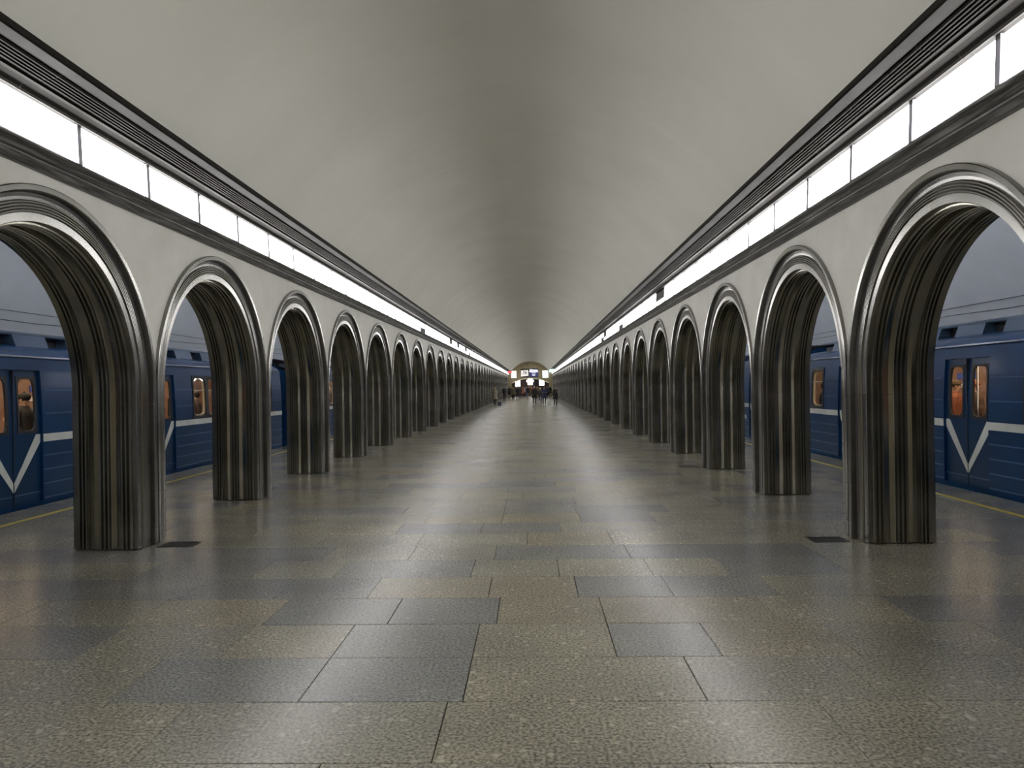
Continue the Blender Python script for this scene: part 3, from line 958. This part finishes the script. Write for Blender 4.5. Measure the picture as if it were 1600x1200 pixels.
M['int_wall'] = mottled(mat('car_interior_laminate', (.42, .20, .10), .5), (.20, .10, .065), (.33, .20, .14), 4, 4)
M['int_ceil'] = mat('car_ceiling_cream', (.72, .60, .45), .5)
M['int_frame'] = mat('window_cream_frame', (.50, .46, .34), .5)
M['seat'] = mat('brown_seat_vinyl', (.13, .035, .022), .45)
M['chrome'] = mat('chrome_pole', (.7, .7, .7), .2, 1.0)
M['car_lamp'] = mat('car_lamp', (1, .9, .75), .5, emit=(1, .80, .56), estr=CARLIGHT)
M['poster_blue'] = mat('poster_blue', (.05, .10, .5), .5)
M['poster_white'] = mat('poster_white', (.75, .77, .8), .5)
def glass():
    m = bpy.data.materials.new('window_glass')
    m.use_nodes = True
    N, L = m.node_tree.nodes, m.node_tree.links
    N.remove(N['Principled BSDF'])
    t = N.new('ShaderNodeBsdfTransparent'); t.inputs[0].default_value = (.86, .86, .84, 1)
    g = N.new('ShaderNodeBsdfGlossy'); g.inputs['Roughness'].default_value = .03
    f = N.new('ShaderNodeFresnel'); f.inputs[0].default_value = 1.5
    mx = N.new('ShaderNodeMixShader')
    L.new(f.outputs[0], mx.inputs[0]); L.new(t.outputs[0], mx.inputs[1]); L.new(g.outputs[0], mx.inputs[2])
    L.new(mx.outputs[0], N['Material Output'].inputs[0])
    return m
M['glass'] = glass()

CL = 19.55           # car length
DOORS = (-6.675, -2.225, 2.225, 6.675)
DH = .625            # half door opening
def tumble(z):
    return 0 if z < 1.1 else .055 * ((z - 1.1) / 1.1) ** 2
WIN = []
for i in range(3):
    c = (DOORS[i] + DOORS[i + 1]) / 2
    WIN += [(c - .73, c - .035), (c + .035, c + .73)]
WIN += [(-8.90, -8.17), (8.17, 8.90)]
WZ = (1.10, 2.02)
def xf(s, x, y, z):
    return (s * x, y, z)
def plate_ring(s, y0, y1, z0, z1, iy0, iy1, iz0, iz1, x, th, e=7.0, n=40):
    """flat plate with a round-cornered hole, following the body side"""
    cy, cz = (iy0 + iy1) / 2, (iz0 + iz1) / 2
    a, b = (iy1 - iy0) / 2, (iz1 - iz0) / 2
    angs = [2 * PI * i / n for i in range(n)] + [math.atan2(q - cz, p - cy) % (2 * PI) for p in (y0, y1) for q in (z0, z1)]
    angs = sorted(set(round(t, 5) for t in angs))
    v = []
    for t in angs:
        c, d = math.cos(t), math.sin(t)
        k = min(((y1 - cy) if c > 0 else (y0 - cy)) / c if abs(c) > 1e-6 else 1e9, ((z1 - cz) if d > 0 else (z0 - cz)) / d if abs(d) > 1e-6 else 1e9)
        ki = 1 / (((abs(c) / a) ** e + (abs(d) / b) ** e) ** (1 / e))
        for kk in (k, ki):
            for dx in (0, th):
                z = cz + d * kk
                v.append(xf(s, x + dx + tumble(z), cy + c * kk, z))
    f = []
    N_ = len(angs)
    for i in range(N_):
        j = (i + 1) % N_
        A, B = 4 * i, 4 * j
        f += [(A, B, B + 2, A + 2), (A + 1, A + 3, B + 3, B + 1), (A + 2, B + 2, B + 3, A + 3), (A, A + 1, B + 1, B)]
    if s < 0:
        f = [q[::-1] for q in f]
    return v, f
def pane_mesh(s, iy0, iy1, iz0, iz1, x, e=7.0, n=32):
    cy, cz = (iy0 + iy1) / 2, (iz0 + iz1) / 2
    a, b = (iy1 - iy0) / 2, (iz1 - iz0) / 2
    v = []
    for i in range(n):
        t = 2 * PI * i / n
        c, d = math.cos(t), math.sin(t)
        ki = 1 / (((abs(c) / a) ** e + (abs(d) / b) ** e) ** (1 / e))
        z = cz + d * ki
        v.append(xf(s, x + tumble(z), cy + c * ki, z))
    return mesh('pane', v, [tuple(range(n)) if s < 0 else tuple(range(n - 1, -1, -1))], [M['glass']])
def lofted(s, prof, y0, y1, m, name):
    v, f = [], []
    for (x, z) in prof:
        v += [xf(s, x, y0, z), xf(s, x, y1, z)]
    for i in range(len(prof) - 1):
        q = (2 * i, 2 * i + 1, 2 * i + 3, 2 * i + 2)
        f.append(q if s < 0 else q[::-1])
    return mesh(name, v, f, [m], smooth=True)
def build_car(s, yc, label, number=None):
    t = thing('metro_car', (s * 7.24, yc, 0), label, 'train car', 'metro cars at the platforms')
    h = CL / 2
    # side shell with openings, both sides
    mb = MB()
    cuts = sorted([-h, h] + [q for d in DOORS for q in (d - DH, d + DH)] + [q for w_ in WIN for q in w_])
    zl = [-.40, .03, 1.10, 1.35, 1.6, 1.8, 2.02, 2.05, 2.22]
    for a, b in zip(cuts[:-1], cuts[1:]):
        m = (a + b) / 2
        isd = any(abs(m - d) < DH for d in DOORS)
        isw = any(w_[0] < m < w_[1] for w_ in WIN)
        for z0, z1 in zip(zl[:-1], zl[1:]):
            zm = (z0 + z1) / 2
            if isd and .03 < zm < 2.05: continue
            if isw and 1.10 < zm < 2.02: continue
            q = [xf(s, tumble(z0), a, z0), xf(s, tumble(z0), b, z0), xf(s, tumble(z1), b, z1), xf(s, tumble(z1), a, z1)]
            mb.add(q, [(0, 1, 2, 3) if s < 0 else (3, 2, 1, 0)])
    for d in DOORS:      # door reveals
        for y in (d - DH, d + DH):
            for z0, z1 in ((.03, 1.1), (1.1, 1.35), (1.35, 1.6), (1.6, 1.8), (1.8, 2.02), (2.02, 2.05)):
                mb.add([xf(s, tumble(z0), y, z0), xf(s, .13, y, z0), xf(s, .13, y, z1), xf(s, tumble(z1), y, z1)], [(0, 1, 2, 3)])
        mb.add([xf(s, tumble(2.05), d - DH, 2.05), xf(s, tumble(2.05), d + DH, 2.05), xf(s, .12, d + DH, 2.05), xf(s, .12, d - DH, 2.05)], [(0, 1, 2, 3)])
    # far side and ends
    mb.add([xf(s, 2.70, -h, -.4), xf(s, 2.70, h, -.4), xf(s, 2.62, h, 2.22), xf(s, 2.62, -h, 2.22)], [(0, 1, 2, 3)])
    for y in (-h, h):
        mb.add([xf(s, 0, y, -.4), xf(s, 2.7, y, -.4), xf(s, 2.64, y, 2.22), xf(s, 1.9, y, 2.62), xf(s, .8, y, 2.62), xf(s, .06, y, 2.22)], [(0, 1, 2, 3, 4, 5)])
    obj('body_shell', mb.mesh('body_shell', M['car_blue']), t)
    # roof
    T = tumble(2.22)
    prof = [(T, 2.22), (T + .02, 2.27), (T + .06, 2.33), (.22, 2.40), (.40, 2.45), (.62, 2.48), (1.0, 2.52), (1.35, 2.53), (1.7, 2.52), (2.1, 2.48), (2.4, 2.42), (2.62, 2.22)]
    obj('roof', lofted(s, prof, -h, h, M['car_blue'], 'roof'), t)
    obj('gutter', MB().box(s * (T - .025), s * (T + .01), -h, h, 2.245, 2.268).mesh('gutter', M['rail_metal']), t)
    # raised ventilation roof: dark recess with cowls in front
    obj('vent_recess', MB().box(s * .52, s * 2.15, -h + .5, h - .5, 2.44, 2.56).mesh('vent_recess', M['rubber']), t)
    obj('vent_roof', lofted(s, [(.40, 2.60), (.36, 2.63), (.55, 2.68), (1.0, 2.72), (1.35, 2.73), (1.7, 2.72), (2.2, 2.66), (2.25, 2.58)], -h + .35, h - .35, M['car_roof'], 'vent_roof'), t)
    cm = MB().prism([(.30, 2.40), (.58, 2.44), (.58, 2.66), (.38, 2.625)], lambda x, z: xf(s, x, -.40, z), lambda x, z: xf(s, x, .40, z)).mesh('vent_cowl', M['car_roof'])
    ncow = 13
    off = .0
    for i in range(ncow):
        y = -h + 1.75 + i * 1.335
        obj('vent_cowl', cm, t, (0, y + off, 0))
    # ribs and belt stripe between doors
    edges = [-h] + [q for d in DOORS for q in (d - DH, d + DH)] + [h]
    for i in range(0, len(edges), 2):
        a, b = edges[i] + .015, edges[i + 1] - .015
        for z in (.07, .29, .51, .73):
            obj('side_rib', MB().box(-s * .012, s * .003, a, b, z - .009, z + .009).mesh('side_rib', M['rib_blue']), t)
        obj('belt_stripe', MB().box(-s * .010, s * .002, a - .01, b + .01, .945, 1.065).mesh('belt_stripe', M['car_white']), t)
        gaps = [a] + [q for w_ in WIN if a < w_[0] < b for q in w_] + [b]
        for j in range(0, len(gaps), 2):
            g0, g1 = gaps[j] + .03, gaps[j + 1] - .03
            if g1 - g0 < .15: continue
            for z in (1.38, 1.74):
                x = tumble(z)
                obj('side_rib', MB().box(s * (x - .012), s * (x + .006), g0, g1, z - .009, z + .009).mesh('side_rib', M['rib_blue']), t)
    # windows
    for (a, b) in WIN:
        wv, wf = plate_ring(s, a - .03, b + .03, WZ[0] - .03, WZ[1] + .03, a + .03, b - .03, WZ[0] + .03, WZ[1] - .03, -.014, .022)
        wf_o = obj('window_frame', mesh('window_frame', wv, wf, [M['rubber']]), t)
        wv, wf = plate_ring(s, a + .0, b - .0, WZ[0], WZ[1], a + .065, b - .065, WZ[0] + .065, WZ[1] - .065, .012, .05)
        obj('inner_frame', mesh('inner_frame', wv, wf, [M['int_frame']]), wf_o)
        obj('pane', pane_mesh(s, a + .02, b - .02, WZ[0] + .02, WZ[1] - .02, .008), wf_o)
        x = tumble(1.72)
        obj('window_bar', MB().box(s * (x + .0), s * (x + .035), a + .03, b - .03, 1.70, 1.725).mesh('window_bar', M['int_frame']), wf_o)
    # doors
    for d in DOORS:
        for sg in (-1, 1):
            y0, y1 = (d - DH - .02, d - .003) if sg < 0 else (d + .003, d + DH + .02)
            m = (y0 + y1) / 2
            wv, wf = plate_ring(s, y0, y1, .02, 2.07, m - .20, m + .20, 1.12, 1.93, .045, .035, 6)
            dr = obj('door_leaf', mesh('door_leaf', wv, wf, [M['door_blue']]), t)
            wv, wf = plate_ring(s, m - .225, m + .225, 1.095, 1.955, m - .185, m + .185, 1.135, 1.915, .036, .02, 6)
            obj('window_seal', mesh('window_seal', wv, wf, [M['rubber']]), dr)
            obj('pane', pane_mesh(s, m - .20, m + .20, 1.12, 1.93, .055, 6), dr)
            q = [(.62, 1.065), (.52, 1.065), (.012, .37), (.012, .23), (.62, .945)]
            if sg > 0: q = q[::-1]
            obj('chevron_stripe', MB().prism([(d + sg * a, z) for a, z in q], lambda y, z: xf(s, .038, y, z), lambda y, z: xf(s, .047, y, z)).mesh('chevron', M['car_white']), dr)
            ym = d + sg * .006
            obj('door_seal', MB().box(s * .036, s * .085, min(ym, d), max(ym, d), .04, 2.04).mesh('door_seal', M['rubber']), dr)
            obj('kick_rib', MB().box(s * .038, s * .046, y0 + .02, y1 - .02, .17, .185).mesh('kick_rib', M['rib_blue']), dr)
    # interior
    obj('car_floor', MB().box(s * .12, s * 2.6, -h + .1, h - .1, -.05, .02).mesh('car_floor', M['seat']), t)
    obj('interior_ceiling', lofted(s, [(.10, 2.06), (.3, 2.18), (.8, 2.30), (1.35, 2.33), (1.9, 2.30), (2.4, 2.18), (2.6, 2.06)], -h + .1, h - .1, M['int_ceil'], 'interior_ceiling'), t)
    obj('interior_wall', MB().box(s * 2.52, s * 2.56, -h + .1, h - .1, .02, 2.1).box(s * .12, s * 2.56, -h + .1, -h + .14, .02, 2.1).box(s * .12, s * 2.56, h - .14, h - .1, .02, 2.1).mesh('interior_wall', M['int_wall']), t)
    obj('ceiling_lamp', MB().box(s * 1.15, s * 1.55, -h + .5, h - .5, 2.25, 2.29).mesh('ceiling_lamp', M['car_lamp']), t)
    e2 = [-h + .2] + [q for d in DOORS for q in (d - DH - .1, d + DH + .1)] + [h - .2]
    for i in range(0, len(e2), 2):
        a, b = e2[i], e2[i + 1]
        for x0, x1, xb in ((2.05, 2.5, 2.44), (.16, .58, .22)):
            if xb < 1 and i == len(e2) - 2:
                continue
            obj('bench_seat', MB().box(s * x0, s * x1, a, b, .30, .45).box(s * (xb - .05), s * (xb + .05), a, b, .45, .92).mesh('bench_seat', M['seat']), t)
        for y in (a, b):
            obj('grab_pole', MB().tube([xf(s, .62, y, .02), xf(s, .62, y, 2.2)], .017, 8).mesh('grab_pole', M['chrome'], True), t)
        for j, (pm, w2) in enumerate(((M['poster_white'], .55), (M['poster_blue'], .45))):
            c = (a + b) / 2 + (j - .5) * .8
            obj('advert_poster', MB().box(s * 2.50, s * 2.52, c - w2 / 2, c + w2 / 2, 1.55, 1.85).mesh('advert_poster', pm), t)
        c = (a + b) / 2
        for w0 in (c - .75, c + .08):
            obj('far_window', MB().box(s * 2.505, s * 2.52, w0, w0 + .67, 1.0, 1.5).mesh('far_window', M['rubber']), t)
    for d in DOORS:
        obj('advert_poster', MB().box(s * 2.50, s * 2.52, d - .35, d + .35, 1.72, 1.86).mesh('advert_poster', M['poster_blue']), t)
        obj('advert_poster', MB().box(s * 2.50, s * 2.52, d - .38, d + .36, 1.54, 1.62).mesh('advert_poster', M['poster_white']), t)
    # underframe and wheels
    obj('underframe', MB().box(s * .1, s * 2.6, -h + .2, h - .2, -.85, -.40).mesh('underframe', M['underframe']), t)
    for y in (-h + 2.4, -h + 4.5, h - 4.5, h - 2.4):
        obj('wheel_set', MB().tube([xf(s, .5, y, -.75), xf(s, .62, y, -.75)], .40, 20).tube([xf(s, 2.08, y, -.75), xf(s, 2.2, y, -.75)], .40, 20).tube([xf(s, .62, y, -.75), xf(s, 2.08, y, -.75)], .08, 10).mesh('wheel_set', M['underframe']), t)
    obj('coupler', MB().box(s * 1.25, s * 1.45, h, h + .44, -.62, -.42).mesh('coupler', M['underframe']), t)
    if number:
        nb = obj('car_number', text_mesh(number[0], .17, M['car_white'], .004), t, (-s * .004, number[1], .62))
        nb.rotation_euler = (PI / 2, 0, -s * PI / 2)
        nb['label'] = 'small white car number'
    return t
RC1, RC2 = 10.165, 10.165 + CL + .9
LC1, LC2 = 13.35, 13.35 + CL + .9
build_car(1, RC1, 'blue metro car with white belt stripe at the right platform, nearest the camera')
build_car(1, RC2, 'second blue metro car along the right platform, with a white number', ('3495', 25.0 - RC2))
build_car(-1, LC1, 'blue metro car with white belt stripe at the left platform, nearest the camera')
build_car(-1, LC2, 'second blue metro car along the left platform')
PG = 'passengers inside the trains'
for x, y, fc, var, coat, hair, hc, lab in (
    (8.45, 14.25, 90, 1, 'brown', 'hat', 'rust', 'passenger in brown behind the nearest door of the right train'),
    (8.65, 15.25, 60, 0, 'rust', 'hat', 'brown', 'passenger in rust red behind the nearest door of the right train'),
    (7.66, 19.30, 90, 0, 'charcoal', 'short', 'dark', 'dark-clothed passenger at the second lit window of the right train'),
    (-8.45, 19.9, -90, 0, 'brown', 'short', 'dark', 'passenger in brown at a lit window of the left train'),
    (-8.5, 13.2, -90, 1, 'charcoal', 'hat', 'black', 'dark-clothed passenger at the nearest window of the left train')):
    person(x, y, fc, var, .82, coat, 'black', hair, hc, lab, 1.70, PG, .021)
